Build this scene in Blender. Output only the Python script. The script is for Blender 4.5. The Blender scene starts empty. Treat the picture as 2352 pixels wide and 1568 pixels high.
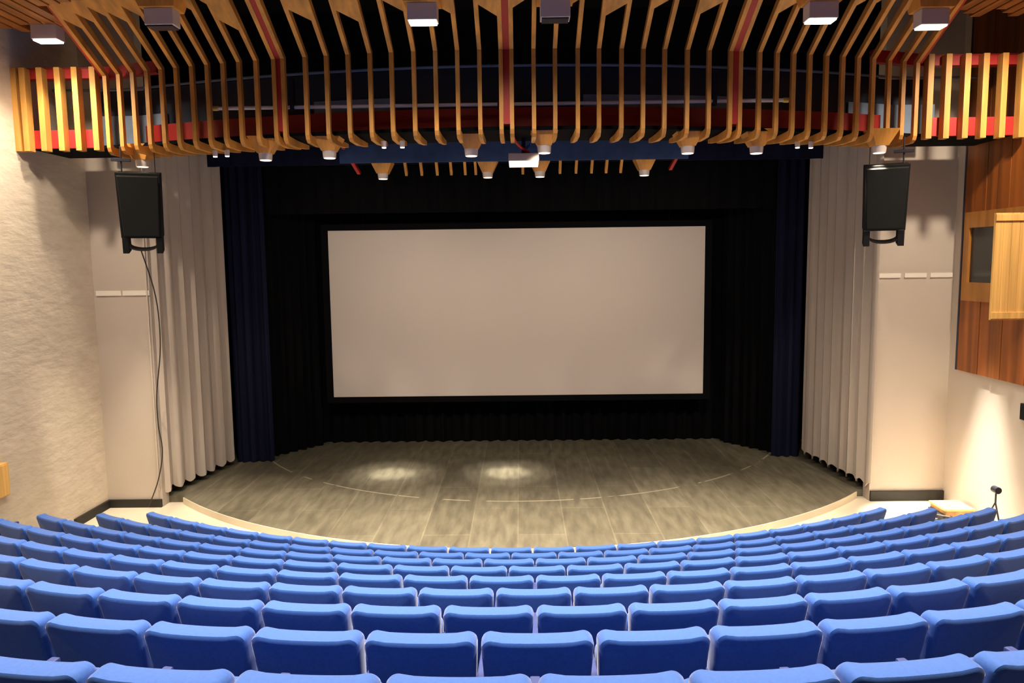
import bpy, bmesh, math, random
from mathutils import Vector, Matrix
random.seed(7)
PI = math.pi
col = bpy.context.scene.collection

# ------------------------------------------------------------------ materials
def mat(name, color, rough=0.6, metal=0.0, emit=None, estr=0.0, noise=None, bump=None, sheen=0.0, spec=0.5):
    """noise = (scale xyz, amount): lighter/darker grain; bump = (scale xyz, strength, distance)"""
    m = bpy.data.materials.new(name); m.use_nodes = True
    nt = m.node_tree; b = nt.nodes['Principled BSDF']
    b.inputs['Base Color'].default_value = (*color, 1)
    b.inputs['Roughness'].default_value = rough
    b.inputs['Metallic'].default_value = metal
    b.inputs['Specular IOR Level'].default_value = spec
    if sheen:
        b.inputs['Sheen Weight'].default_value = sheen
        b.inputs['Sheen Roughness'].default_value = 0.4
    if emit:
        b.inputs['Emission Color'].default_value = (*emit, 1)
        b.inputs['Emission Strength'].default_value = estr
    tc = nt.nodes.new('ShaderNodeTexCoord')
    def nz(scale, detail=4):
        mp = nt.nodes.new('ShaderNodeMapping'); mp.inputs['Scale'].default_value = scale
        nt.links.new(tc.outputs['Object'], mp.inputs['Vector'])
        n = nt.nodes.new('ShaderNodeTexNoise'); n.inputs['Scale'].default_value = 1.0
        n.inputs['Detail'].default_value = detail
        nt.links.new(mp.outputs['Vector'], n.inputs['Vector'])
        return n
    if noise:
        n = nz(noise[0]); r = nt.nodes.new('ShaderNodeValToRGB')
        a = noise[1]
        r.color_ramp.elements[0].position = .3; r.color_ramp.elements[1].position = .7
        r.color_ramp.elements[0].color = (*[c*(1-a) for c in color], 1)
        r.color_ramp.elements[1].color = (*[min(1, c*(1+a)) for c in color], 1)
        nt.links.new(n.outputs['Fac'], r.inputs['Fac'])
        nt.links.new(r.outputs['Color'], b.inputs['Base Color'])
    if bump:
        n = nz(bump[0], 6); bp = nt.nodes.new('ShaderNodeBump')
        bp.inputs['Strength'].default_value = bump[1]; bp.inputs['Distance'].default_value = bump[2]
        nt.links.new(n.outputs['Fac'], bp.inputs['Height'])
        nt.links.new(bp.outputs['Normal'], b.inputs['Normal'])
    return m

M = {}
M['seat'] = mat('blue_upholstery', (.032, .122, .47), .75, noise=((60, 60, 60), .10), bump=((260, 260, 260), .25, .002), sheen=.55)
M['shell'] = mat('shaded_seat_navy', (.024, .045, .21), .6, noise=((30, 30, 30), .08), sheen=.15)  # darker than the upholstery, puts shade on the seat backs into colour
M['panel'] = mat('pale_blue_paint', (.20, .34, .72), .45)
M['leg'] = mat('dark_metal', (.03, .03, .045), .5, .6)
M['rib'] = mat('honey_wood', (.64, .29, .055), .5, noise=((9, 3, 2.2), .28), bump=((30, 10, 8), .1, .004))
M['post'] = mat('pale_honey_wood', (.58, .28, .06), .5, noise=((9, 9, 1.5), .2))
M['ceil'] = mat('ceiling_slat_wood', (.30, .115, .022), .55, noise=((7, .8, 7), .4))
M['panelwood'] = mat('red_brown_panel_wood', (.30, .085, .013), .45, noise=((3, 6, .25), .45))
M['framewood'] = mat('orange_frame_wood', (.42, .17, .03), .45, noise=((6, 6, 1), .25))
M['boxwood'] = mat('pale_pine', (.80, .47, .14), .5, noise=((14, 14, .5), .22))
M['red'] = mat('red_paint', (.40, .014, .012), .5, noise=((2, 2, 2), .12))
M['white'] = mat('white_plaster', (.54, .465, .395), .85, noise=((.6, .6, .5), .05), bump=((14, 14, 14), .2, .01))
M['rough'] = mat('rough_white_brick', (.66, .575, .465), .9, noise=((3, 3, 9), .07), bump=((3.2, 3.2, 9), .42, .04))
M['drape'] = mat('off_white_cloth', (.58, .495, .42), .9, noise=((5, 5, .4), .05), bump=((60, 60, 60), .2, .002), sheen=.1)
M['black'] = mat('black_cloth', (.0032, .0032, .004), .95, noise=((6, 6, .6), .3), spec=.1)
M['lightbar'] = mat('painted_light_bar', (.86, .80, .70), .6)  # near-white that stands in for light on the front wall strips
M['void'] = mat('black_paint', (.004, .004, .005), .9, spec=.1)
M['navy'] = mat('navy_cloth', (.006, .008, .028), .9, noise=((8, 8, .6), .2), spec=.2)
M['bluecloth'] = mat('blue_cloth', (.028, .062, .165), .85, noise=((5, 5, 5), .2))  # brighter blue than the navy cloth, for the fascia and one cable
M['bluegrey'] = mat('blue_grey_paint', (.24, .32, .46), .6, noise=((3, 3, 3), .12))
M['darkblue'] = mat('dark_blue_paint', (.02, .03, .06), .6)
M['screen'] = mat('screen_cloth', (.80, .71, .655), .9, noise=((.4, .4, .4), .02))
M['blackpl'] = mat('black_speaker_lacquer', (.008, .008, .008), .7, spec=.15)
M['grille'] = mat('black_speaker_mesh', (.010, .0105, .010), .75, spec=.15, bump=((180, 180, 180), .6, .003))
M['steel'] = mat('pale_steel', (.80, .75, .76), .45)
M['brass'] = mat('yellow_cap', (.7, .5, .12), .4, .3)
M['lampwhite'] = mat('white_lamp_enamel', (.72, .64, .60), .5)
M['glow'] = mat('lit_diffuser', (.9, .85, .75), .5, emit=(1, .90, .74), estr=7)
M['glowsmall'] = mat('lit_lamp_face', (.9, .8, .7), .5, emit=(1, .86, .68), estr=1.6)
M['off'] = mat('dark_diffuser', (.05, .05, .055), .4)
M['floor'] = mat('cream_linoleum', (.72, .64, .50), .6, noise=((1.5, 1.5, 1), .05))
M['tier'] = mat('navy_carpet', (.055, .060, .10), .95, noise=((40, 40, 40), .2))
M['skirt'] = mat('dark_skirting', (.018, .015, .012), .6)
M['glass'] = mat('dark_glass', (.03, .032, .03), .12)
M['cable'] = mat('black_cable', (.03, .025, .022), .6)
M['crate'] = mat('worn_crate_wood', (.40, .20, .07), .7, noise=((8, 8, 2), .3))

def stage_material():
    """grey stage boards with a worn pale ring line concentric with the seating"""
    m = bpy.data.materials.new('stage_boards'); m.use_nodes = True
    nt = m.node_tree; L = nt.links; N = nt.nodes.new; b = nt.nodes['Principled BSDF']
    tc = N('ShaderNodeTexCoord')
    brick = N('ShaderNodeTexBrick')
    mp = N('ShaderNodeMapping'); mp.inputs['Rotation'].default_value = (0, 0, PI/2); mp.inputs['Scale'].default_value = (1, 1, 1)
    L.new(tc.outputs['Object'], mp.inputs['Vector']); L.new(mp.outputs['Vector'], brick.inputs['Vector'])
    brick.inputs['Color1'].default_value = (.140, .126, .092, 1); brick.inputs['Color2'].default_value = (.175, .158, .115, 1)
    brick.inputs['Mortar'].default_value = (.20, .18, .13, 1)
    brick.inputs['Scale'].default_value = 1.0; brick.inputs['Mortar Size'].default_value = .012
    brick.inputs['Brick Width'].default_value = 2.6; brick.inputs['Row Height'].default_value = .78
    n = N('ShaderNodeTexNoise'); mp2 = N('ShaderNodeMapping'); mp2.inputs['Scale'].default_value = (6, 1.2, 1)
    L.new(tc.outputs['Object'], mp2.inputs['Vector']); L.new(mp2.outputs['Vector'], n.inputs['Vector'])
    n.inputs['Scale'].default_value = 1.3; n.inputs['Detail'].default_value = 6
    mx = N('ShaderNodeMix'); mx.data_type = 'RGBA'; mx.blend_type = 'MULTIPLY'; mx.inputs['Factor'].default_value = .75
    rp = N('ShaderNodeValToRGB'); rp.color_ramp.elements[0].position = .3; rp.color_ramp.elements[1].position = .7
    rp.color_ramp.elements[0].color = (.55, .53, .5, 1); rp.color_ramp.elements[1].color = (1.25, 1.25, 1.2, 1)
    L.new(n.outputs['Fac'], rp.inputs['Fac']); L.new(brick.outputs['Color'], mx.inputs['A']); L.new(rp.outputs['Color'], mx.inputs['B'])
    # ring line r = 6.72 about (0, 20.1)
    vm = N('ShaderNodeVectorMath'); vm.operation = 'DISTANCE'; vm.inputs[1].default_value = (0, 20.1, 0)
    L.new(tc.outputs['Object'], vm.inputs[0])
    s = N('ShaderNodeMath'); s.operation = 'SUBTRACT'; s.inputs[1].default_value = 6.70; L.new(vm.outputs['Value'], s.inputs[0])
    a = N('ShaderNodeMath'); a.operation = 'ABSOLUTE'; L.new(s.outputs[0], a.inputs[0])
    lt = N('ShaderNodeMath'); lt.operation = 'LESS_THAN'; lt.inputs[1].default_value = .022; L.new(a.outputs[0], lt.inputs[0])
    n2 = N('ShaderNodeTexNoise'); n2.inputs['Scale'].default_value = 1.6; L.new(tc.outputs['Object'], n2.inputs['Vector'])
    g = N('ShaderNodeMath'); g.operation = 'GREATER_THAN'; g.inputs[1].default_value = .46; L.new(n2.outputs['Fac'], g.inputs[0])
    mu = N('ShaderNodeMath'); mu.operation = 'MULTIPLY'; L.new(lt.outputs[0], mu.inputs[0]); L.new(g.outputs[0], mu.inputs[1])
    mu2 = N('ShaderNodeMath'); mu2.operation = 'MULTIPLY'; mu2.inputs[1].default_value = .7; L.new(mu.outputs[0], mu2.inputs[0])
    mx2 = N('ShaderNodeMix'); mx2.data_type = 'RGBA'; mx2.inputs['B'].default_value = (.42, .38, .28, 1)
    L.new(mu2.outputs[0], mx2.inputs['Factor']); L.new(mx.outputs['Result'], mx2.inputs['A'])
    L.new(mx2.outputs['Result'], b.inputs['Base Color'])
    b.inputs['Roughness'].default_value = .48; b.inputs['Specular IOR Level'].default_value = .35
    return m
M['stage'] = stage_material()

# ------------------------------------------------------------------ mesh helpers
class MB:
    def __init__(s): s.v = []; s.f = []
    def add(s, vs, fs):
        o = len(s.v); s.v += [tuple(p) for p in vs]; s.f += [tuple(i+o for i in f) for f in fs]; return s
    def box(s, x0, x1, y0, y1, z0, z1):
        return s.add([(x0,y0,z0),(x1,y0,z0),(x1,y1,z0),(x0,y1,z0),(x0,y0,z1),(x1,y0,z1),(x1,y1,z1),(x0,y1,z1)],
                     [(3,2,1,0),(4,5,6,7),(0,1,5,4),(1,2,6,5),(2,3,7,6),(3,0,4,7)])
    def frustum(s, c0, w0, d0, c1, w1, d1):
        vs = []
        for (c, w, d) in ((c0, w0, d0), (c1, w1, d1)):
            vs += [(c[0]-w/2,c[1]-d/2,c[2]),(c[0]+w/2,c[1]-d/2,c[2]),(c[0]+w/2,c[1]+d/2,c[2]),(c[0]-w/2,c[1]+d/2,c[2])]
        return s.add(vs, [(3,2,1,0),(4,5,6,7),(0,1,5,4),(1,2,6,5),(2,3,7,6),(3,0,4,7)])
    def prism_x(s, poly, x0, x1):
        """polygon of (y, z) extruded along x"""
        n = len(poly)
        vs = [(x0, y, z) for y, z in poly] + [(x1, y, z) for y, z in poly]
        return s.add(vs, [tuple(range(n))[::-1], tuple(range(n, 2*n))] + [(i, (i+1) % n, n+(i+1) % n, n+i) for i in range(n)])
    def ribbon_x(s, front, back, x0, x1):
        """strip between two equal length (y,z) lines, extruded along x"""
        n = len(front)
        vs = []
        for x in (x0, x1):
            vs += [(x, *p) for p in front] + [(x, *p) for p in back]
        k = 2*n; fs = []
        for i in range(n-1):
            fs += [(i, i+1, n+i+1, n+i), (k+i+1, k+i, k+n+i, k+n+i+1), (i+1, i, k+i, k+i+1), (n+i, n+i+1, k+n+i+1, k+n+i)]
        fs += [(0, n, k+n, k), (n-1, k+n-1, k+2*n-1, 2*n-1)]
        return s.add(vs, fs)
    def cyl(s, p, q, r0, r1=None, n=14, cap=True):
        r1 = r0 if r1 is None else r1
        p = Vector(p); q = Vector(q); d = (q-p).normalized()
        a = d.orthogonal().normalized(); b = d.cross(a)
        vs = [p+a*math.cos(2*PI*i/n)*r0+b*math.sin(2*PI*i/n)*r0 for i in range(n)]
        vs += [q+a*math.cos(2*PI*i/n)*r1+b*math.sin(2*PI*i/n)*r1 for i in range(n)]
        fs = [(i, (i+1) % n, n+(i+1) % n, n+i) for i in range(n)]
        if cap: fs += [tuple(range(n))[::-1], tuple(range(n, 2*n))]
        return s.add(vs, fs)
    def tube(s, pts, r, n=8):
        for a, b in zip(pts, pts[1:]): s.cyl(a, b, r, n=n)
        return s
    def arc(s, ra, rb, z0, z1, a0, a1, n=64, cy=20.1):
        """curved block between radii ra<rb about (0,cy), angles from the -y direction"""
        vs = []
        for i in range(n+1):
            t = a0+(a1-a0)*i/n; sx, c = math.sin(t), math.cos(t)
            vs += [(ra*sx, cy-ra*c, z0), (rb*sx, cy-rb*c, z0), (rb*sx, cy-rb*c, z1), (ra*sx, cy-ra*c, z1)]
        fs = []
        for i in range(n):
            k = 4*i
            for j in range(4): fs.append((k+j, k+4+j, k+4+(j+1) % 4, k+(j+1) % 4))
        fs += [(0, 1, 2, 3), (4*n+3, 4*n+2, 4*n+1, 4*n)]
        return s.add(vs, fs)
    def sheet(s, pts, z0, z1, thick, bottom=None, nz=1):
        """vertical curtain along plan points, with thickness; bottom(i) lifts the hem"""
        n = len(pts); nor = []
        for i in range(n):
            a = Vector(pts[max(0, i-1)]); b = Vector(pts[min(n-1, i+1)]); d = (b-a).normalized(); nor.append(Vector((-d.y, d.x)))
        vs = []
        for side in (-.5, .5):
            for i in range(n):
                p = Vector(pts[i])+nor[i]*thick*side
                zb = z0+(bottom(i) if bottom else 0)
                vs += [(p.x, p.y, zb), (p.x, p.y, z1)]
        k = 2*n; fs = []
        for i in range(n-1):
            a = 2*i
            fs += [(a, a+2, a+3, a+1), (k+a, k+a+1, k+a+3, k+a+2), (a+1, a+3, k+a+3, k+a+1), (a, k+a, k+a+2, a+2)]
        fs += [(0, 1, k+1, k), (k-2, 2*k-2, 2*k-1, k-1)]
        return s.add(vs, fs)
    def build(s, name, m, parent=None, smooth=False, bevel=0):
        me = bpy.data.meshes.new(name); me.from_pydata(s.v, [], s.f); me.materials.append(M[m] if isinstance(m, str) else m)
        bm = bmesh.new(); bm.from_mesh(me)
        bmesh.ops.recalc_face_normals(bm, faces=bm.faces)
        if bevel: bmesh.ops.bevel(bm, geom=list(bm.edges), offset=bevel, segments=2, affect='EDGES', profile=.6)
        bm.to_mesh(me); bm.free()
        if smooth:
            for p in me.polygons: p.use_smooth = True
            me.set_sharp_from_angle(angle=math.radians(40))
        o = bpy.data.objects.new(name, me); col.objects.link(o)
        if parent: o.parent = parent
        return o

def tag(o, label, cat, group=None):
    o['label'] = label; o['category'] = cat
    if group: o['group'] = group
    return o
def empty(name, loc, label, cat, group=None, rz=0):
    o = bpy.data.objects.new(name, None); o.empty_display_size = .2; col.objects.link(o)
    o.location = loc; o.rotation_euler.z = rz
    return tag(o, label, cat, group)
def struct(o): o['kind'] = 'structure'; return o
def dup(root, loc, rz=0, label=None):
    r = root.copy(); col.objects.link(r); r.location = loc; r.rotation_euler.z = rz
    if label: r['label'] = label
    for ch in list(root.children):
        c = ch.copy(); col.objects.link(c); c.parent = r
        for g in list(ch.children):
            d = g.copy(); col.objects.link(d); d.parent = c
    return r
ORD = ['first', 'second', 'third', 'fourth', 'fifth', 'sixth', 'seventh', 'eighth', 'ninth', 'tenth', 'eleventh', 'twelfth',
       'thirteenth', 'fourteenth', 'fifteenth', 'sixteenth', 'seventeenth', 'eighteenth', 'nineteenth', 'twentieth',
       'twenty-first', 'twenty-second', 'twenty-third', 'twenty-fourth']
CY = 20.1                                   # common centre of the curved rows, the apron and the ring line

# ------------------------------------------------------------------ room shell
XL, XR, YF = -7.82, 8.0, 13.66              # side walls and the front wall on both sides of the stage opening
struct(MB().box(XL-.3, XR+.3, -3, 19.2, -.40, -.13).build('floor', 'floor'))
RC = [10.79, 11.64, 12.48, 12.8, 12.8, 12.6, 12.3, 12.1, 12.0, 12.0, 12.0]   # plan radius of each row
# raked tiers carrying the rows
tm = MB()
for i in range(11):
    z = .72+.2755*i-.86
    ra = RC[i]-.62
    if i == 0: continue
    half = min(.62, math.asin(min(1, 6.35/ra))) if i < 3 else math.asin(min(1, 7.70/(ra+.9)))
    tm.arc(ra, ra+1.05, -.13, z, -half, half, 40, cy=9.31-.847*i+RC[i])
struct(tm.build('floor_tiers', 'tier'))
# stage: a low platform with a round front edge
sm = MB(); pts = []
R_ap = 9.0
a1 = math.asin(6.45/R_ap)
for i in range(61):
    t = -a1+2*a1*i/60; pts.append((R_ap*math.sin(t), CY-R_ap*math.cos(t)))
pts += [(6.45, 13.92), (6.9, 13.92), (6.9, 18.6), (-6.9, 18.6), (-6.9, 13.92), (-6.45, 13.92)]
n = len(pts)
sm.add([(x, y, -.13) for x, y in pts]+[(x, y, 0) for x, y in pts],
       [tuple(range(n))[::-1], tuple(range(n, 2*n))]+[(i, (i+1) % n, n+(i+1) % n, n+i) for i in range(n)])
struct(sm.build('floor_stage', 'stage'))
struct(MB().arc(R_ap+.001, R_ap+.02, -.13, -.004, -a1, a1, 60).build('trim_3', 'floor'))
struct(MB().box(7.94, 8.0, 13.33, 13.37, 2.40, 9.3).build('edge_shade_strip', 'darkblue'))  # dark strip, shade at the panelling edge put into colour
struct(MB().box(XL-.3, XL, -3, YF+.3, -.13, 9.5).build('wall_left', 'rough'))
struct(MB().box(XR, XR+.3, -3, YF+.3, -.13, 9.5).build('wall_right', 'white'))
fw = MB().box(XL, -6.78, YF, YF+.25, -.13, 9.5).box(6.62, XR, YF, YF+.25, -.13, 9.5)
struct(fw.build('wall_front', 'white'))
struct(MB().box(-6.62, 6.50, YF+1.9, YF+2.1, 7.0, 9.5).build('wall_blackout', 'void'))  # black wall put in to keep the space behind the gallery dark
struct(MB().box(-7.4, 7.4, 19.0, 19.2, -.13, 9.5).box(-7.4, -7.2, 13.91, 19.0, -.13, 9.5).box(7.2, 7.4, 13.91, 19.0, -.13, 9.5).build('wall_stage', 'void'))
struct(MB().box(XL-.3, XR+.3, -3, 19.2, 9.5, 9.7).build('ceiling_blackout', 'void'))  # black lid put in to shut out world light above the ribs
# dark skirting along the front and side walls
struct(MB().box(XL+.003, -6.79, YF-.05, YF, -.13, .02).build('baseboard_left', 'skirt'))
struct(MB().box(XL, XL+.05, 12.55, YF-.05, -.13, .02).build('baseboard_side', 'skirt'))
struct(MB().box(6.63, XR, YF-.05, YF, -.13, .06).build('baseboard_right', 'skirt'))
# pale raised strips that paint bars of light on the front wall
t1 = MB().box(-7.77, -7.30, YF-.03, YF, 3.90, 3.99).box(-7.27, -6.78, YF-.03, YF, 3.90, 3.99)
struct(t1.build('light_bars_left', 'lightbar'))
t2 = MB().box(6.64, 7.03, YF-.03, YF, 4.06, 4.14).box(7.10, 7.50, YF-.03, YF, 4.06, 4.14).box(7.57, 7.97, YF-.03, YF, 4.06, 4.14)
struct(t2.build('light_bars_right', 'lightbar'))
# slatted wooden ceiling over the audience
cf = lambda x: 10.7+x*x/36                    # plan line of the canopy face
cm = MB(); x = XL+.02; k = 0
while x < XR-.15:
    xc = x+.08
    ye = (11.25+.16*(k % 3)) if abs(xc) > 6.4 else cf(xc)-1.35
    cm.box(x, x+.15, -3, ye, 7.98, 8.12); x += .19; k += 1
struct(cm.build('ceiling', 'ceil'))
struct(MB().box(XL, XR, -3, 9.35, 8.30, 8.36).build('ceiling_board', 'ceil'))

# wood cladding on the right wall, with a framed dark window
wp = MB(); y = 13.33; k = 0
while y > -1:
    w = .30
    wp.box(XR-.05-.006*(k % 2), XR, y-w+.008, y, 2.40, 9.3); y -= w; k += 1
wpo = wp.build('wall_panelling', 'panelwood'); struct(wpo)
wfr = MB()
wy0, wy1, wz0, wz1 = 11.6, 13.20, 3.66, 5.19
wfr.box(XR-.12, XR-.05, wy0, wy1, wz0, 3.98).box(XR-.12, XR-.05, wy0, wy1, 4.92, wz1).box(XR-.12, XR-.05, 13.05, wy1, 3.98, 4.92).box(XR-.12, XR-.05, wy0, 11.75, 3.98, 4.92)
win = struct(wfr.build('window_1', 'framewood'))
MB().box(XR-.075, XR-.06, 11.75, 13.05, 3.98, 4.92).build('pane', 'glass', win)
# pale wooden shutter standing open from the right wall
bx = empty('wooden_shutter', (7.68, 11.52, 3.44), 'pale pine shutter standing out from the brown panelled wall beside the dark window', 'shutter')
bz = 1.64
for j in range(5): MB().box(-.315+.126*j, -.315+.126*j+.122, 0, .05, 0, bz).build('board', 'boxwood', bx, bevel=.004)
MB().box(-.32, .32, -.02, 0, bz-.12, bz-.02).build('upper_rail', 'boxwood', bx, bevel=.004)
MB().box(-.32, .32, -.02, 0, .02, .12).build('lower_rail', 'boxwood', bx, bevel=.004)
# sliver of a wooden box on the left wall
lb = empty('wall_cabinet', (XL, 10.55, 1.0), 'small pale wooden cabinet on the rough white wall at the picture edge', 'cabinet')
MB().box(0, .10, 0, .35, 0, .50).build('body', 'boxwood', lb, bevel=.005)
MB().box(.10, .115, .02, .33, .02, .48).build('door', 'boxwood', lb)
# small dark wall box on the right
sb = empty('wall_socket_box', (XR, 11.42, 1.86), 'small dark box on the bright white wall below the wood panelling', 'box')
MB().box(-.06, 0, 0, .16, 0, .26).build('casing', 'leg', sb, bevel=.006)
MB().box(-.07, -.06, .02, .14, .02, .24).build('cover', 'blackpl', sb)

# ------------------------------------------------------------------ curtains
def pleats(p, q, n, amp, m=10, sharp=1.0):
    p = Vector(p); q = Vector(q); d = q-p; L = d.length; d.normalize(); nr = Vector((-d.y, d.x)); out = []
    for i in range(n*m+1):
        t = i/(n*m); ph = 2*PI*n*t
        o = amp*(math.sin(ph)+.28*math.sin(2.3*ph+1.1)+.2*math.sin(.47*ph))*(.8+.3*math.sin(3*t))
        out.append(tuple(p+d*(L*t)+nr*o))
    return out
def curtain(name, p, q, n, amp, z0, z1, m, label, cat='curtain', hem=.02, group=None):
    pts = pleats(p, q, n, amp)
    o = MB().sheet(pts, z0, z1, .02, bottom=lambda i: hem*(1+math.sin(i*.63+1))*.5).build(name, m, smooth=True)
    return tag(o, label, cat, group)
curtain('white_curtain', (-6.80, 13.60), (-6.36, 16.15), 7, .05, .10, 7.2, 'drape', 'off-white pleated drape beside the hanging cable at the stage opening', hem=.12)
curtain('white_curtain', (6.63, 13.60), (6.32, 16.25), 8, .045, .10, 7.2, 'drape', 'off-white pleated drape on the wood-panelled side of the stage opening', hem=.12)
curtain('side_curtain', (-6.34, 16.32), (-5.55, 16.42), 4, .05, .01, 6.75, 'navy', 'narrow navy leg curtain just inside the drape with the hanging cable')
curtain('side_curtain', (5.72, 16.42), (6.30, 16.40), 3, .05, .01, 6.75, 'navy', 'narrow navy leg curtain at the stage opening nearest the wood panelling')
curtain('wing_curtain', (-5.75, 16.75), (-4.85, 17.9), 6, .06, .01, 6.75, 'black', 'black wing curtain behind the wider navy leg curtain')
curtain('wing_curtain', (5.85, 16.75), (4.95, 17.9), 6, .06, .01, 6.75, 'black', 'black wing curtain behind the narrower navy leg curtain')
curtain('backdrop_curtain', (-6.9, 18.15), (6.9, 18.15), 46, .06, .01, 6.9, 'black', 'black cloth hanging across the back of the stage behind the screen')
tag(MB().sheet(pleats((-5.8, 16.62), (5.8, 16.62), 30, .03), 5.55, 6.95, .02).build('border_curtain', 'black', smooth=True),
    'black border cloth hanging across the top of the stage opening', 'curtain')
vh = tag(MB().sheet(pleats((-6.22, 15.2), (6.17, 15.2), 36, .022), 6.42, 7.25, .03).build('pelmet', 'navy', smooth=True),
         'long navy pelmet across the head of the stage opening', 'pelmet')
MB().box(-6.22, 6.17, 15.245, 15.28, 7.10, 7.20).build('hanging_batten', 'leg', vh)

# ------------------------------------------------------------------ screen
sc = empty('projection_screen', (0, 17.6, 1.25), 'large blank white cinema screen on the black stage', 'screen')
MB().box(-4.44, 4.44, -.02, 0, 0, 3.97).build('canvas', 'screen', sc)
f = MB().box(-4.60, -4.44, -.04, .03, -.14, 4.11).box(4.44, 4.60, -.04, .03, -.14, 4.11).box(-4.44, 4.44, -.04, .03, 3.97, 4.11).box(-4.44, 4.44, -.04, .03, -.14, 0)
f.build('frame', 'void', sc)
cw = MB()
for x in (-3.6, 3.6): cw.cyl((x, .01, 4.1), (x, .01, 8.25), .008, n=6)
cw.build('suspension_wire', 'void', sc)

# ------------------------------------------------------------------ theatre seats
def pad(w_top, w_bot, h, t, rnd, dip, yb, yt, inset, n_edge=7, round_bot=.03):
    """upholstered slab: outline in (x, z) rounded at the corners, thickness along y with soft edges"""
    def outline(ins):
        P = []
        hw = w_top/2-ins; zb, zt = ins, h-ins
        wb = w_bot/2-ins
        def wx(z): return wb+(hw-wb)*(z-zb)/(zt-zb)
        r = max(.012, rnd-ins*.5); rb = max(.01, round_bot-ins*.4)
        for i in range(n_edge+1):                      # bottom right
            a = -PI/2+PI/2*i/n_edge; z = zb+rb+rb*math.sin(a); P.append((wx(zb)-rb+rb*math.cos(a), z))
        for i in range(n_edge+1):                      # top right
            a = PI/2*i/n_edge; z = zt-r+r*math.sin(a); P.append((wx(zt)-r+r*math.cos(a), z))
        for i in range(1, 8):                          # top edge with its dip
            u = i/8; P.append(((wx(zt)-r)*(1-2*u), zt-dip*math.sin(PI*u)**.4))
        for i in range(n_edge+1):
            a = PI/2+PI/2*i/n_edge; z = zt-r+r*math.sin(a); P.append((-(wx(zt)-r)+r*math.cos(a), z))
        for i in range(n_edge+1):
            a = PI+PI/2*i/n_edge; z = zb+rb+rb*math.sin(a); P.append((-(wx(zb)-rb)+rb*math.cos(a), z))
        return P
    e = inset*1.3
    prof = [(-t/2, inset*1.2), (-t/2+e*.12, inset*.55), (-t/2+e*.42, inset*.14), (-t/2+e, 0), (t/2-e, 0), (t/2-e*.42, inset*.14), (t/2-e*.12, inset*.55), (t/2, inset*1.2)]
    mb = MB(); rings = []
    for (y, ins) in prof:
        o = outline(ins); rings.append(len(mb.v))
        mb.v += [(x, yb+(yt-yb)*(z/h)+y, z) for x, z in o]
    k = len(o)
    for a, b in zip(rings, rings[1:]):
        for i in range(k): mb.f.append((a+i, a+(i+1) % k, b+(i+1) % k, b+i))
    for r0, yy in ((rings[0], prof[0][0]-.002), (rings[-1], prof[-1][0]+.010)):
        c = len(mb.v); mb.v.append((0, yb+(yt-yb)*.5+yy, h*.5))
        for i in range(k): mb.f.append((r0+i, r0+(i+1) % k, c))
    return mb
def shift(mb, dx, dy, dz): mb.v = [(x+dx, y+dy, z+dz) for x, y, z in mb.v]; return mb
def side_panel(x):
    p = [(.30, 0), (.44, 0), (.47, .06), (.50, .50), (.48, .57), (.05, .585), (.03, .55), (.10, .42), (.24, .36), (.27, .06)]
    return MB().prism_x(p, x-.010, x+.010)
def seat_proto(end=False):
    s = empty('theatre_seat', (0, 0, 0), '', 'seat')
    b = shift(pad(.532, .480, .54, .125, .045, .016, .13, 0, .024), 0, .0, .325).build('backrest', 'seat', s, smooth=True)
    shift(pad(.485, .445, .425, .02, .03, 0, .0735, -.029, .004), 0, .008, .365).build('shaded_back_shell', 'shell', b, smooth=True)  # dark panel sized to make the seat back look shaded
    shift(pad(.47, .45, .34, .11, .06, 0, .31, .27, .030), 0, .0, .34).build('seat_cushion', 'seat', s, smooth=True)
    for x in ([-.276, .276] if end else [.276]):
        pn = side_panel(x).build('side_panel', 'panel', s, bevel=.003)
        MB().box(x-.022, x+.022, .06, .46, .585, .615).build('armrest', 'shell', pn, bevel=.008)
    MB().box(-.266, .266, .30, .34, .30, .34).build('crossbar', 'leg', s)
    MB().box(.24, .31, .27, .49, 0, .012).build('foot_plate', 'leg', s)
    return s
proto_mid = seat_proto(); proto_end = seat_proto(True)
rows = [(-.35, -10, 10), (-.07, -11, 10), (-.35, -11, 11), (-.07, -12, 10), (.17, -10, 8), (-.13, -8, 7), (.14, -7, 5), (-.14, -5, 5), (.11, -4, 3)]
used = {'m': False, 'e': False}
for i, (gx, k0, k1) in enumerate(rows):
    R = RC[i]; cy = 9.31-.847*i+R; da = .55/R; zf = .72+.2755*i-.86; th0 = math.asin(gx/R)
    for k in range(k0, k1+1):
        a = th0+(k+.5)*da
        loc = ((R+.045)*math.sin(a), cy-(R+.045)*math.cos(a), max(zf, -.13)); idx = k-k0
        rname = 'front row' if i == 0 else ('hindmost row' if i == 8 else ORD[i]+' row from the stage')
        last = k == k1 and i < 3
        if i < 3 and k == k0: lab = f'blue padded theatre seat, {rname}, at its rough-wall end'
        elif last: lab = f'blue padded theatre seat, {rname}, at its panelled-wall end'
        elif i < 3: lab = f'blue padded theatre seat, {rname}, {ORD[idx]} from its rough-wall end'
        else: lab = f'blue padded theatre seat, {rname}, {ORD[idx]} in view from the left'
        kind = 'e' if k == k0 else 'm'; proto = proto_end if k == k0 else proto_mid
        if not used[kind]:
            o = proto; used[kind] = True; o.location = loc; o.rotation_euler.z = a; o['label'] = lab
        else: o = dup(proto, loc, a, lab)
        o['group'] = 'blue seats in curved rows'

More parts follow.
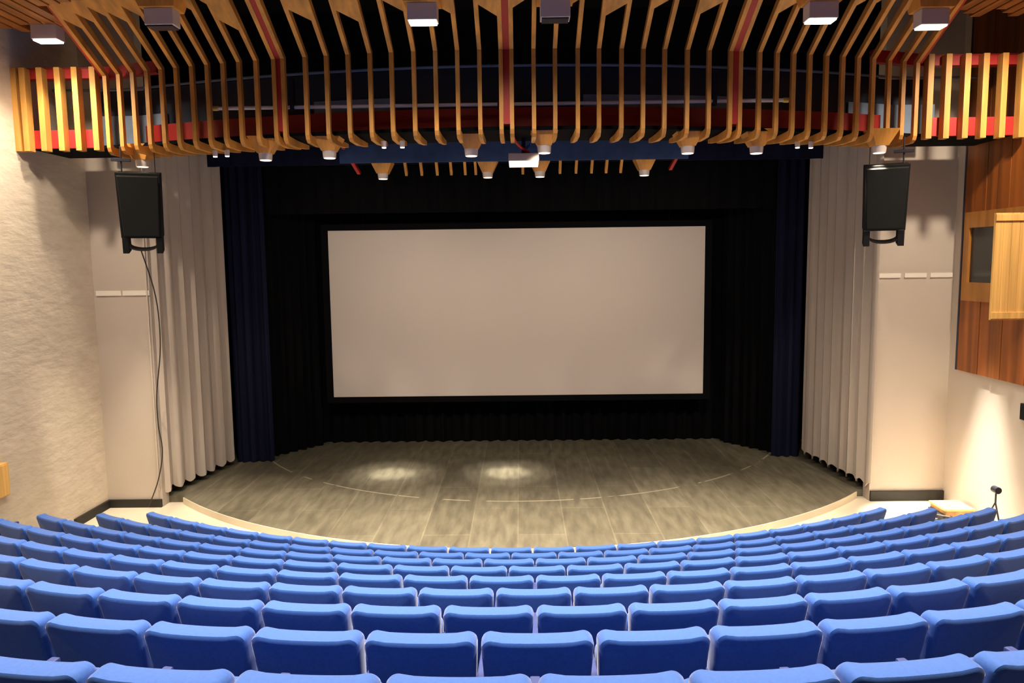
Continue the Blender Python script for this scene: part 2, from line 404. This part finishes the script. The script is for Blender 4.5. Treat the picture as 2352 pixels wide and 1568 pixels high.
# ------------------------------------------------------------------ slatted canopy above the stage front
RX = [-6.36, -6.10, -5.84, -5.58, -5.32, -5.06, -4.79, -4.53, -4.27, -4.01, -3.74, -3.46, -3.32, -2.98, -2.66, -2.34, -2.02, -1.71, -1.39, -1.08, -.77,
      -.46, -.16, -.01, .30, .60, .92, 1.22, 1.54, 1.85, 2.16, 2.49, 2.81, 3.13, 3.28, 3.57, 3.84, 4.10, 4.36, 4.63, 4.90, 5.16, 5.42, 5.70, 5.96, 6.21]
can = empty('slatted_canopy', (0, 10.7, 6.1), 'long honey-wood canopy of thin bent ribs hanging over the stage front', 'canopy')
ZB, ZT = 6.22, 7.38
for j, x in enumerate(RX):
    f0 = cf(x)-10.7
    z = lambda v: v-6.1
    front = [(f0-1.38, z(8.08)), (f0, z(ZT)), (f0, z(ZB+.07)), (f0+.03, z(ZB+.01)), (f0+.10, z(ZB-.03)), (f0+.55, z(ZB-.02)), (f0+1.15, z(ZB+.05))]
    back = [(f0-1.32, z(8.19)), (f0+.085, z(ZT+.04)), (f0+.085, z(ZB+.12)), (f0+.11, z(ZB+.09)), (f0+.17, z(ZB+.085)), (f0+.56, z(ZB+.085)), (f0+1.15, z(ZB+.11))]
    MB().ribbon_x(front, back, x-.029, x+.029).build('rib', 'rib', can)
# spacer blocks between alternate ribs where they rise into the ceiling
for j in range(0, len(RX)-1):
    xa, xb = RX[j], RX[j+1]; xm = (xa+xb)/2
    if xb-xa < .2 or (abs(xm) < 3.9 and j % 2 == 0): continue
    f0 = cf(xm)-10.7; d = (.95 if abs(xm) > 3.9 else .64)+.06*((j*7) % 3)
    vs = []
    for xx, dd in ((xa+.029, d+.09*(1 if xm < 0 else -1)), (xb-.029, d-.09*(1 if xm < 0 else -1))):     # lower edge cut on the slant
        y0 = f0-dd; z0 = ZT+.52*dd-6.1
        vs += [(xx, f0-1.45, ZT+.52*1.45-6.12), (xx, y0, z0-.02), (xx, y0+.05, z0+.13), (xx, f0-1.40, ZT+.52*1.45-5.95)]
    MB().add(vs, [(0, 1, 2, 3), (7, 6, 5, 4), (0, 4, 5, 1), (1, 5, 6, 2), (2, 6, 7, 3), (3, 7, 4, 0)]).build('spacer_block', 'rib', can)
for xa, xb in ((-3.46, -3.32), (-.16, -.01), (3.13, 3.28)):     # red steel strips between the paired ribs
    f0 = cf(xa)-10.7
    front = [(f0-1.30, 1.95), (f0+.03, ZT-6.1), (f0+.03, ZB+.15-6.1)]; back = [(f0-1.26, 2.03), (f0+.09, ZT+.03-6.1), (f0+.09, ZB+.15-6.1)]
    MB().ribbon_x(front, back, xa+.029, xb-.029).build('steel_strip', 'red', can)
for xs in (-6.42, 6.27):                                        # red end strips
    f0 = cf(xs)-10.7
    front = [(f0-1.30, 1.96), (f0+.02, ZT-6.1)]; back = [(f0-1.25, 2.07), (f0+.10, ZT+.04-6.1)]
    MB().ribbon_x(front, back, xs-.02, xs+.02).build('end_strip', 'red', can)

# ------------------------------------------------------------------ gallery behind the ribs
def curve_band(off, t, z0, z1, x0, x1, n=40):
    """a beam that follows the canopy face at an offset behind it"""
    mb = MB(); vs = []
    for i in range(n+1):
        x = x0+(x1-x0)*i/n; y = cf(max(-6.5, min(6.5, x)))+off
        vs += [(x, y, z0), (x, y+t, z0), (x, y+t, z1), (x, y, z1)]
    fs = []
    for i in range(n):
        k = 4*i
        for j in range(4): fs.append((k+j, k+4+j, k+4+(j+1) % 4, k+(j+1) % 4))
    fs += [(0, 1, 2, 3), (4*n+3, 4*n+2, 4*n+1, 4*n)]
    return mb.add(vs, fs)
gal = empty('lighting_gallery', (0, 0, 0), 'red and blue lighting gallery running wall to wall behind the wooden ribs', 'gallery')
E0, E1 = XL+.02, XR-.02
curve_band(.95, .10, 6.38, 6.78, -6.2, 6.1).build('lower_beam', 'red', gal)
curve_band(.20, .12, 7.40, 7.58, E0, -5.5, 12).build('upper_beam', 'red', gal)
curve_band(.20, .12, 7.40, 7.58, 5.5, E1, 12).build('upper_beam', 'red', gal)
curve_band(.30, 1.00, 6.33, 6.38, E0, E1).build('deck', 'void', gal)
for xa, xb in ((-7.15, -5.9), (-3.2, -1.9), (1.1, 3.6), (5.6, 7.20)): curve_band(1.20, .05, 6.45, 7.02, xa, xb, 10).build('back_panel', 'bluegrey', gal)
curve_band(1.26, .05, 6.70, 7.45, -7.15, 7.20).build('upper_back_panel', 'darkblue', gal)
hr = MB()
pr = [(x, cf(max(-6.5, min(6.5, x)))+.95, 7.40) for x in [E0+(E1-E0)*i/40 for i in range(41)]]
hr.tube(pr, .022); hr.build('handrail', 'bluegrey', gal)
# slatted balustrades at the two ends of the gallery
for (xs, who) in (([-7.90+.12, -7.64, -7.37, -7.09, -6.82, -6.54], 'rough white wall'), ([6.43, 6.70, 6.99, 7.27, 7.56, 7.86], 'wood-panelled wall')):
    bal = empty('gallery_balustrade', (sum(xs)/6, 11.82, 6.25), f'short row of bright upright wooden slats on red rails next to the {who}', 'balustrade', 'gallery balustrades')
    xm = sum(xs)/6
    for x in xs: MB().box(x-xm-.045, x-xm+.045, -.02, .12, 0, 1.27).build('slat', 'post', bal, bevel=.004)
    MB().box(min(xs)-xm, max(xs)-xm, .122, .19, .06, .34).build('bottom_rail', 'red', bal)
    MB().box(min(xs)-xm, max(xs)-xm, .122, .19, 1.13, 1.27).build('top_rail', 'red', bal)
# long pale pipe just behind the ribs
pp = empty('lighting_pipe', (-.2, 11.37, 6.77), 'long pale steel pipe crossing behind the wooden ribs', 'pipe')
MB().cyl((-4.22, 0, 0), (4.22, 0, 0), .028, n=12).build('tube', 'steel', pp, smooth=True)
for x in (-4.30, 4.22): MB().cyl((x, 0, 0), (x+.08, 0, 0), .036, n=12).build('end_cap', 'brass', pp)
for x in (-3.1, 0, 3.2): MB().box(x-.03, x+.03, -.05, .05, -.06, .42).build('clamp', 'leg', pp)

# ------------------------------------------------------------------ rear canopy with the blue fascia
rc = empty('rear_canopy', (0, 14.75, 6.2), 'smaller canopy of short wooden fins under a blue fascia, in front of the navy pelmet', 'canopy')
MB().box(-3.40, 3.36, -.12, -.06, .18, .62).build('fascia', 'bluecloth', rc)
for x in (-2.17, -1.86, -1.55, -1.27, -.99, -.78, .16, .90, 1.22, 1.53, 1.82, 2.11):
    MB().ribbon_x([(-.05, .36), (.31, -.03)], [(.06, .40), (.37, .05)], x-.025, x+.025).build('fin', 'rib', rc)
for s, xa, xb in ((-1, -3.36, -3.10), (1, 3.32, 3.08)):
    MB().add([(xa-.03, -.2, .55), (xa+.03, -.2, .55), (xb+.03, .2, .0), (xb-.03, .2, .0), (xa-.03, -.13, .60), (xa+.03, -.13, .60), (xb+.03, .28, .05), (xb-.03, .28, .05)],
             [(0, 1, 2, 3), (7, 6, 5, 4), (0, 4, 5, 1), (1, 5, 6, 2), (2, 6, 7, 3), (3, 7, 4, 0)]).build('side_rail', 'red', rc)

# ------------------------------------------------------------------ lamps
def spot(loc, watts, deg, blend=.5, color=(1, .86, .68), aim=(0, 0, -1), r=.06, name='lamp_light'):
    l = bpy.data.lights.new(name, 'SPOT'); l.energy = watts; l.spot_size = math.radians(deg); l.spot_blend = blend
    l.color = color; l.shadow_soft_size = r
    o = bpy.data.objects.new(name, l); col.objects.link(o); o.location = loc
    o.rotation_euler = Vector(aim).to_track_quat('-Z', 'Y').to_euler(); return o

def funnel_lamp(loc, label, group, w=.44, h=.24, b=.20):
    r = empty('funnel_lamp', loc, label, 'lamp', group)
    MB().frustum((0, 0, .10), b, b, (0, 0, .10+h), w, w*.9).build('wooden_funnel', 'rib', r, bevel=.004)
    MB().cyl((0, 0, 0), (0, 0, .10), .095, .105, n=20).build('lamp_can', 'lampwhite', r, smooth=True)
    MB().cyl((0, 0, -.006), (0, 0, .004), .085, n=20).build('lens', 'glowsmall', r)
    return r
G1 = 'funnel lamps under the rib canopy'
FL = [(-6.01, 12.15, 'over the speaker nearest the rough white wall'), (-3.82, 11.60, 'outer of two over the cable-side half of the pelmet'),
      (-2.80, 11.47, 'inner of two over the cable-side half of the pelmet'), (-.64, 11.45, 'just beside the central projector, cable side'),
      (.46, 11.25, 'just above and beside the central projector, panelled-wall side'), (2.64, 11.49, 'inner of two over the panelled-wall half of the pelmet'),
      (3.71, 11.59, 'outer of two over the panelled-wall half of the pelmet'), (5.64, 11.72, 'over the speaker nearest the wood panelling')]
for k, (x, y, t) in enumerate(FL):
    funnel_lamp((x, y, 6.03), 'wooden funnel lamp, '+t, G1)
G2 = 'funnel lamps on the rear canopy'
for x, t in ((-2.63, 'nearest the hanging cable'), (-.54, 'second from the hanging-cable side'), (.50, 'third from the hanging-cable side'), (2.57, 'nearest the panelled wall')):
    r = funnel_lamp((x, 15.0, 6.11), 'small wooden funnel lamp on the rear canopy, '+t, G2, w=.42, h=.22, b=.22)
    MB().box(-.13, .13, -.20, -.10, .36, .48).build('junction_box', 'blackpl', r)
G3 = 'square ceiling lamps along the top'
CL = [(-6.90, 11.35, 7.76, True, 'over the gallery slats by the rough white wall'), (-4.60, 10.10, 7.54, False, 'unlit, second from the rough white wall'),
      (-1.13, 9.85, 7.47, True, 'lit, over the middle left of the screen'), (.56, 9.85, 7.475, False, 'unlit, beside the central red strip'),
      (4.02, 10.05, 7.475, True, 'lit, second from the wood-panelled wall'), (5.72, 10.55, 7.525, True, 'lit, nearest the wood-panelled wall')]
for x, y, z, on, t in CL:
    r = empty('ceiling_lamp', (x, y, z), 'white square ceiling lamp '+t, 'lamp', G3)
    MB().box(-.19, .19, -.11, .11, .02, .23).build('housing', 'lampwhite', r, bevel=.01)
    MB().box(-.17, .17, -.095, .095, 0, .02).build('diffuser', 'glow' if on else 'off', r)
    MB().frustum((0, .0, .23), .46, .32, (0, 0, .46), .58, .42).build('wooden_mount', 'rib', r, bevel=.005)
G4 = 'small pin lamps under the canopy edge'
for x, y, t in ((-4.66, 11.75, 'outer of the pair at the cable-side pelmet end'), (-4.46, 11.72, 'inner of the pair at the cable-side pelmet end'),
                (-1.90, 11.10, 'outer of the two near the pelmet middle'), (-1.63, 11.10, 'inner of the two near the pelmet middle'),
                (4.36, 11.66, 'inner of the pair at the panelled-wall pelmet end'), (4.58, 11.70, 'outer of the pair at the panelled-wall pelmet end')):
    r = empty('pin_lamp', (x, y, 6.12), 'tiny lit pin lamp, '+t, 'lamp', G4)
    MB().cyl((0, 0, 0), (0, 0, .09), .035, .04, n=14).build('can', 'lampwhite', r, smooth=True)
    MB().cyl((0, 0, -.01), (0, 0, .002), .03, n=14).build('lens', 'glow', r)
# central projector under the canopy
pj = empty('projector', (.155, 11.8, 5.92), 'white box projector with a lit lower strip hanging under the canopy centre', 'projector')
MB().box(-.235, .235, -.18, .18, .05, .17).build('body', 'white', pj, bevel=.012)
MB().box(-.225, .225, -.185, .185, 0, .05).build('lower_strip', 'glowsmall', pj)
MB().cyl((.05, .18, .10), (.05, .24, .10), .05, n=16).build('lens', 'blackpl', pj)
MB().box(-.03, .03, -.03, .03, .17, .40).box(-.12, .12, -.02, .02, .17, .19).build('bracket', 'leg', pj)
MB().tube([(-.20, -.62, .44), (-.12, -.40, .30), (-.02, -.15, .24), (.08, 0, .20)], .022).build('red_cable', 'red', pj)
MB().tube([(.16, -.3, .42), (.10, -.1, .30), (.0, 0, .24), (.12, .05, .18)], .02).build('blue_cable', 'bluecloth', pj)

# ------------------------------------------------------------------ hanging speakers
def speaker(loc, rz, label, mirror):
    s = empty('hanging_speaker', loc, label, 'speaker', 'hanging speakers', rz)
    a = math.radians(9)
    def tilt(mb):
        mb.v = [(x, y*math.cos(a)-z*math.sin(a), y*math.sin(a)+z*math.cos(a)) for x, y, z in mb.v]; return mb
    tilt(MB().frustum((0, .05, .24), .60, .40, (0, .05, 1.26), .64, .42)).build('cabinet', 'blackpl', s, bevel=.012)
    g = MB().add([(-.255, -.195, .27), (.255, -.195, .27), (.295, -.215, 1.22), (-.295, -.215, 1.22), (-.245, -.205, .29), (.245, -.205, .29), (.285, -.228, 1.20), (-.285, -.228, 1.20)],
                 [(0, 1, 2, 3), (7, 6, 5, 4), (0, 1, 5, 4), (1, 2, 6, 5), (2, 3, 7, 6), (3, 0, 4, 7)])
    tilt(g).build('grille', 'grille', s)
    # lower horn mouth between two cheeks
    for x in (-.245, .245):
        tilt(MB().box(x-.045, x+.045, -.17, .22, 0, .25)).build('cheek', 'blackpl', s, bevel=.006)
    hb = MB()
    for i in range(9):
        t0 = PI*i/9; t1 = PI*(i+1)/9
        for t, u in ((t0, t1),):
            hb.add([(-.20*math.cos(t), -.12, .10-.07*math.sin(t)), (-.20*math.cos(u), -.12, .10-.07*math.sin(u)), (-.20*math.cos(u), .16, .10-.07*math.sin(u)), (-.20*math.cos(t), .16, .10-.07*math.sin(t)),
                    (-.20*math.cos(t), -.12, .125-.07*math.sin(t)), (-.20*math.cos(u), -.12, .125-.07*math.sin(u)), (-.20*math.cos(u), .16, .125-.07*math.sin(u)), (-.20*math.cos(t), .16, .125-.07*math.sin(t))],
                   [(0, 1, 2, 3), (7, 6, 5, 4), (0, 1, 5, 4), (2, 3, 7, 6), (1, 2, 6, 5), (3, 0, 4, 7)])
    tilt(hb).build('carrying_bow', 'skirt', s)
    sx = -1 if mirror else 1
    MB().cyl((sx*.24, -.12, 1.20), (sx*.24, -.12, 1.66), .012, n=8).build('suspension_rod', 'leg', s)
    MB().cyl((-sx*.24, -.12, 1.20), (-sx*.24, -.12, 1.66), .006, n=8).build('suspension_rod', 'leg', s)
    MB().box(sx*.24-.14, sx*.24+.14, -.16, -.08, 1.42, 1.46).build('hanger_bar', 'leg', s)
    return s
speaker((-6.02, 12.05, 4.66), math.radians(22), 'black hanging speaker with the long cable trailing below it', True)
speaker((5.91, 12.05, 4.63), math.radians(-22), 'black hanging speaker on the wood-panelled side', False)
cb = [(-6.18, 12.25, 4.72), (-6.20, 12.7, 3.9), (-6.42, 13.2, 3.0), (-6.72, 13.56, 2.05), (-6.74, 13.59, 1.45), (-6.70, 13.60, .95), (-6.80, 13.56, .4), (-6.98, 13.50, -.08)]
def smooth_pts(P, n=6):
    out = []; P = [Vector(p) for p in P]
    for i in range(len(P)-1):
        p0 = P[max(0, i-1)]; p1 = P[i]; p2 = P[i+1]; p3 = P[min(len(P)-1, i+2)]
        for k in range(n):
            t = k/n
            out.append(.5*((2*p1)+(p2-p0)*t+(2*p0-5*p1+4*p2-p3)*t*t+(3*p1-p0-3*p2+p3)*t**3))
    out.append(P[-1]); return out
tag(MB().tube(smooth_pts(cb), .011).build('speaker_cable', 'cable'), 'thin dark cable hanging down the white wall below a speaker', 'cable')

# ------------------------------------------------------------------ odds and ends by the right wall
c1 = empty('wooden_crate', (7.66, 12.78, -.13), 'low worn wooden crate on the pale floor below the bright wall', 'crate')
MB().box(-.24, .24, -.24, .24, .04, .17).build('body', 'crate', c1, bevel=.006)
MB().box(-.26, .26, -.26, .26, .17, .20).build('lid', 'boxwood', c1)
for x in (-.28, .24): MB().box(x, x+.04, -.24, .24, 0, .09).build('runner', 'leg', c1)
tr = empty('tripod_stand', (7.72, 11.70, -.13), 'low tripod with a small dark head standing by the bright wall', 'tripod')
MB().cyl((0, 0, .56), (0, 0, .76), .014, n=10).build('column', 'cable', tr)
MB().cyl((0, -.06, .81), (0, .06, .81), .055, n=16).build('head', 'leg', tr, smooth=True)
for j in range(3):
    t = 2*PI*j/3+.5; MB().cyl((0, 0, .60), (.24*math.cos(t), .24*math.sin(t), 0), .012, n=8).build('leg', 'cable', tr)
cc = empty('cable_coil', (7.25, 12.35, -.13), 'coil of brown cable lying on the pale floor beside the tripod', 'cable')
tp = []
for i in range(90):
    t = 2*PI*i/22; tp.append(((.20+.02*math.sin(i*.7))*math.cos(t), (.20+.02*math.sin(i*.7))*math.sin(t), .02+i*.0012))
MB().tube(tp, .014, 6).build('loops', 'cable', cc)

# ------------------------------------------------------------------ light
WARM = (1, .84, .64)
for x in (-5.6, -2.8, 0, 2.8, 5.6):
    for y in (3.4, 6.1, 8.6):
        spot((x, y, 7.92), 1120 if abs(x) < 5 else 500, 112 if y < 7 else 138, 1.0, (1, .87, .70), r=.16, name='house_and_added_light')
spot((-6.90, 11.35, 7.74), 560, 110, 1.0, WARM, r=.10, name='ceiling_lamp_light')
spot((5.72, 10.55, 7.505), 700, 84, .9, WARM, r=.10, name='ceiling_lamp_light')
for x, y, z in ((-1.13, 9.85, 7.45), (4.02, 10.05, 7.455)): spot((x, y, z), 150, 100, .8, WARM, r=.10, name='ceiling_lamp_light')
spot((7.1, 9.75, 7.85), 900, 88, 1.0, WARM, aim=(.08, 1, -1.05), r=.12, name='house_and_added_light')  # unseen spot added to brighten the end slats and the shutter
spot((-6.7, 9.75, 7.85), 620, 88, 1.0, WARM, aim=(-.05, 1, -1.05), r=.12, name='house_and_added_light')  # unseen spot added to brighten the slats and wall on this side
for k, (x, y, t) in enumerate(FL):
    if abs(x) > 5: spot((x, y, 6.01), 1050 if x < 0 else 400, 64, .7, WARM, r=.06, name='canopy_lamp_light')
    else:
        spot((x, y, 6.01), 1250, 66, .9, WARM, r=.06, name='canopy_lamp_light')
        spot((x, y, 6.00), 225, 74, 1.0, WARM, aim=(0, 1, -.42), r=.06, name='canopy_lamp_light')
for x, ax in ((-2.63, -.01), (-.54, .05)):
    spot((x, 15.0, 6.09), 1700, 22, 1.0, (1, .9, .74), aim=(ax, .05, -1), r=.10, name='rear_lamp_light')
    spot((x, 15.0, 6.09), 4500, 11, 1.0, (1, .9, .74), aim=(ax, .05, -1), r=.10, name='rear_lamp_light')
spot((7.15, 12.40, 6.1), 11000, 25, .7, (1, .93, .80), aim=(.02, 0, -1), r=.05, name='wall_wash_light')

w = bpy.data.worlds.new('world'); bpy.context.scene.world = w; w.use_nodes = True
w.node_tree.nodes['Background'].inputs['Color'].default_value = (.9, .8, .7, 1)
w.node_tree.nodes['Background'].inputs['Strength'].default_value = .04

# ------------------------------------------------------------------ camera
cam = bpy.data.cameras.new('camera'); co = bpy.data.objects.new('camera', cam); col.objects.link(co)
cam.sensor_width = 36; cam.lens = 36*1700/2352; cam.clip_start = .05
co.location = (.07, 0, 4.4)
co.matrix_world = Matrix.Translation((.07, 0, 4.4)) @ Matrix.Rotation(math.radians(.64), 4, 'Z') @ Matrix.Rotation(math.radians(84), 4, 'X') @ Matrix.Rotation(math.radians(-.7), 4, 'Z')
s = bpy.context.scene; s.camera = co
s.view_settings.view_transform = 'Standard'; s.view_settings.look = 'None'; s.view_settings.gamma = 1
s.view_settings.exposure = 0
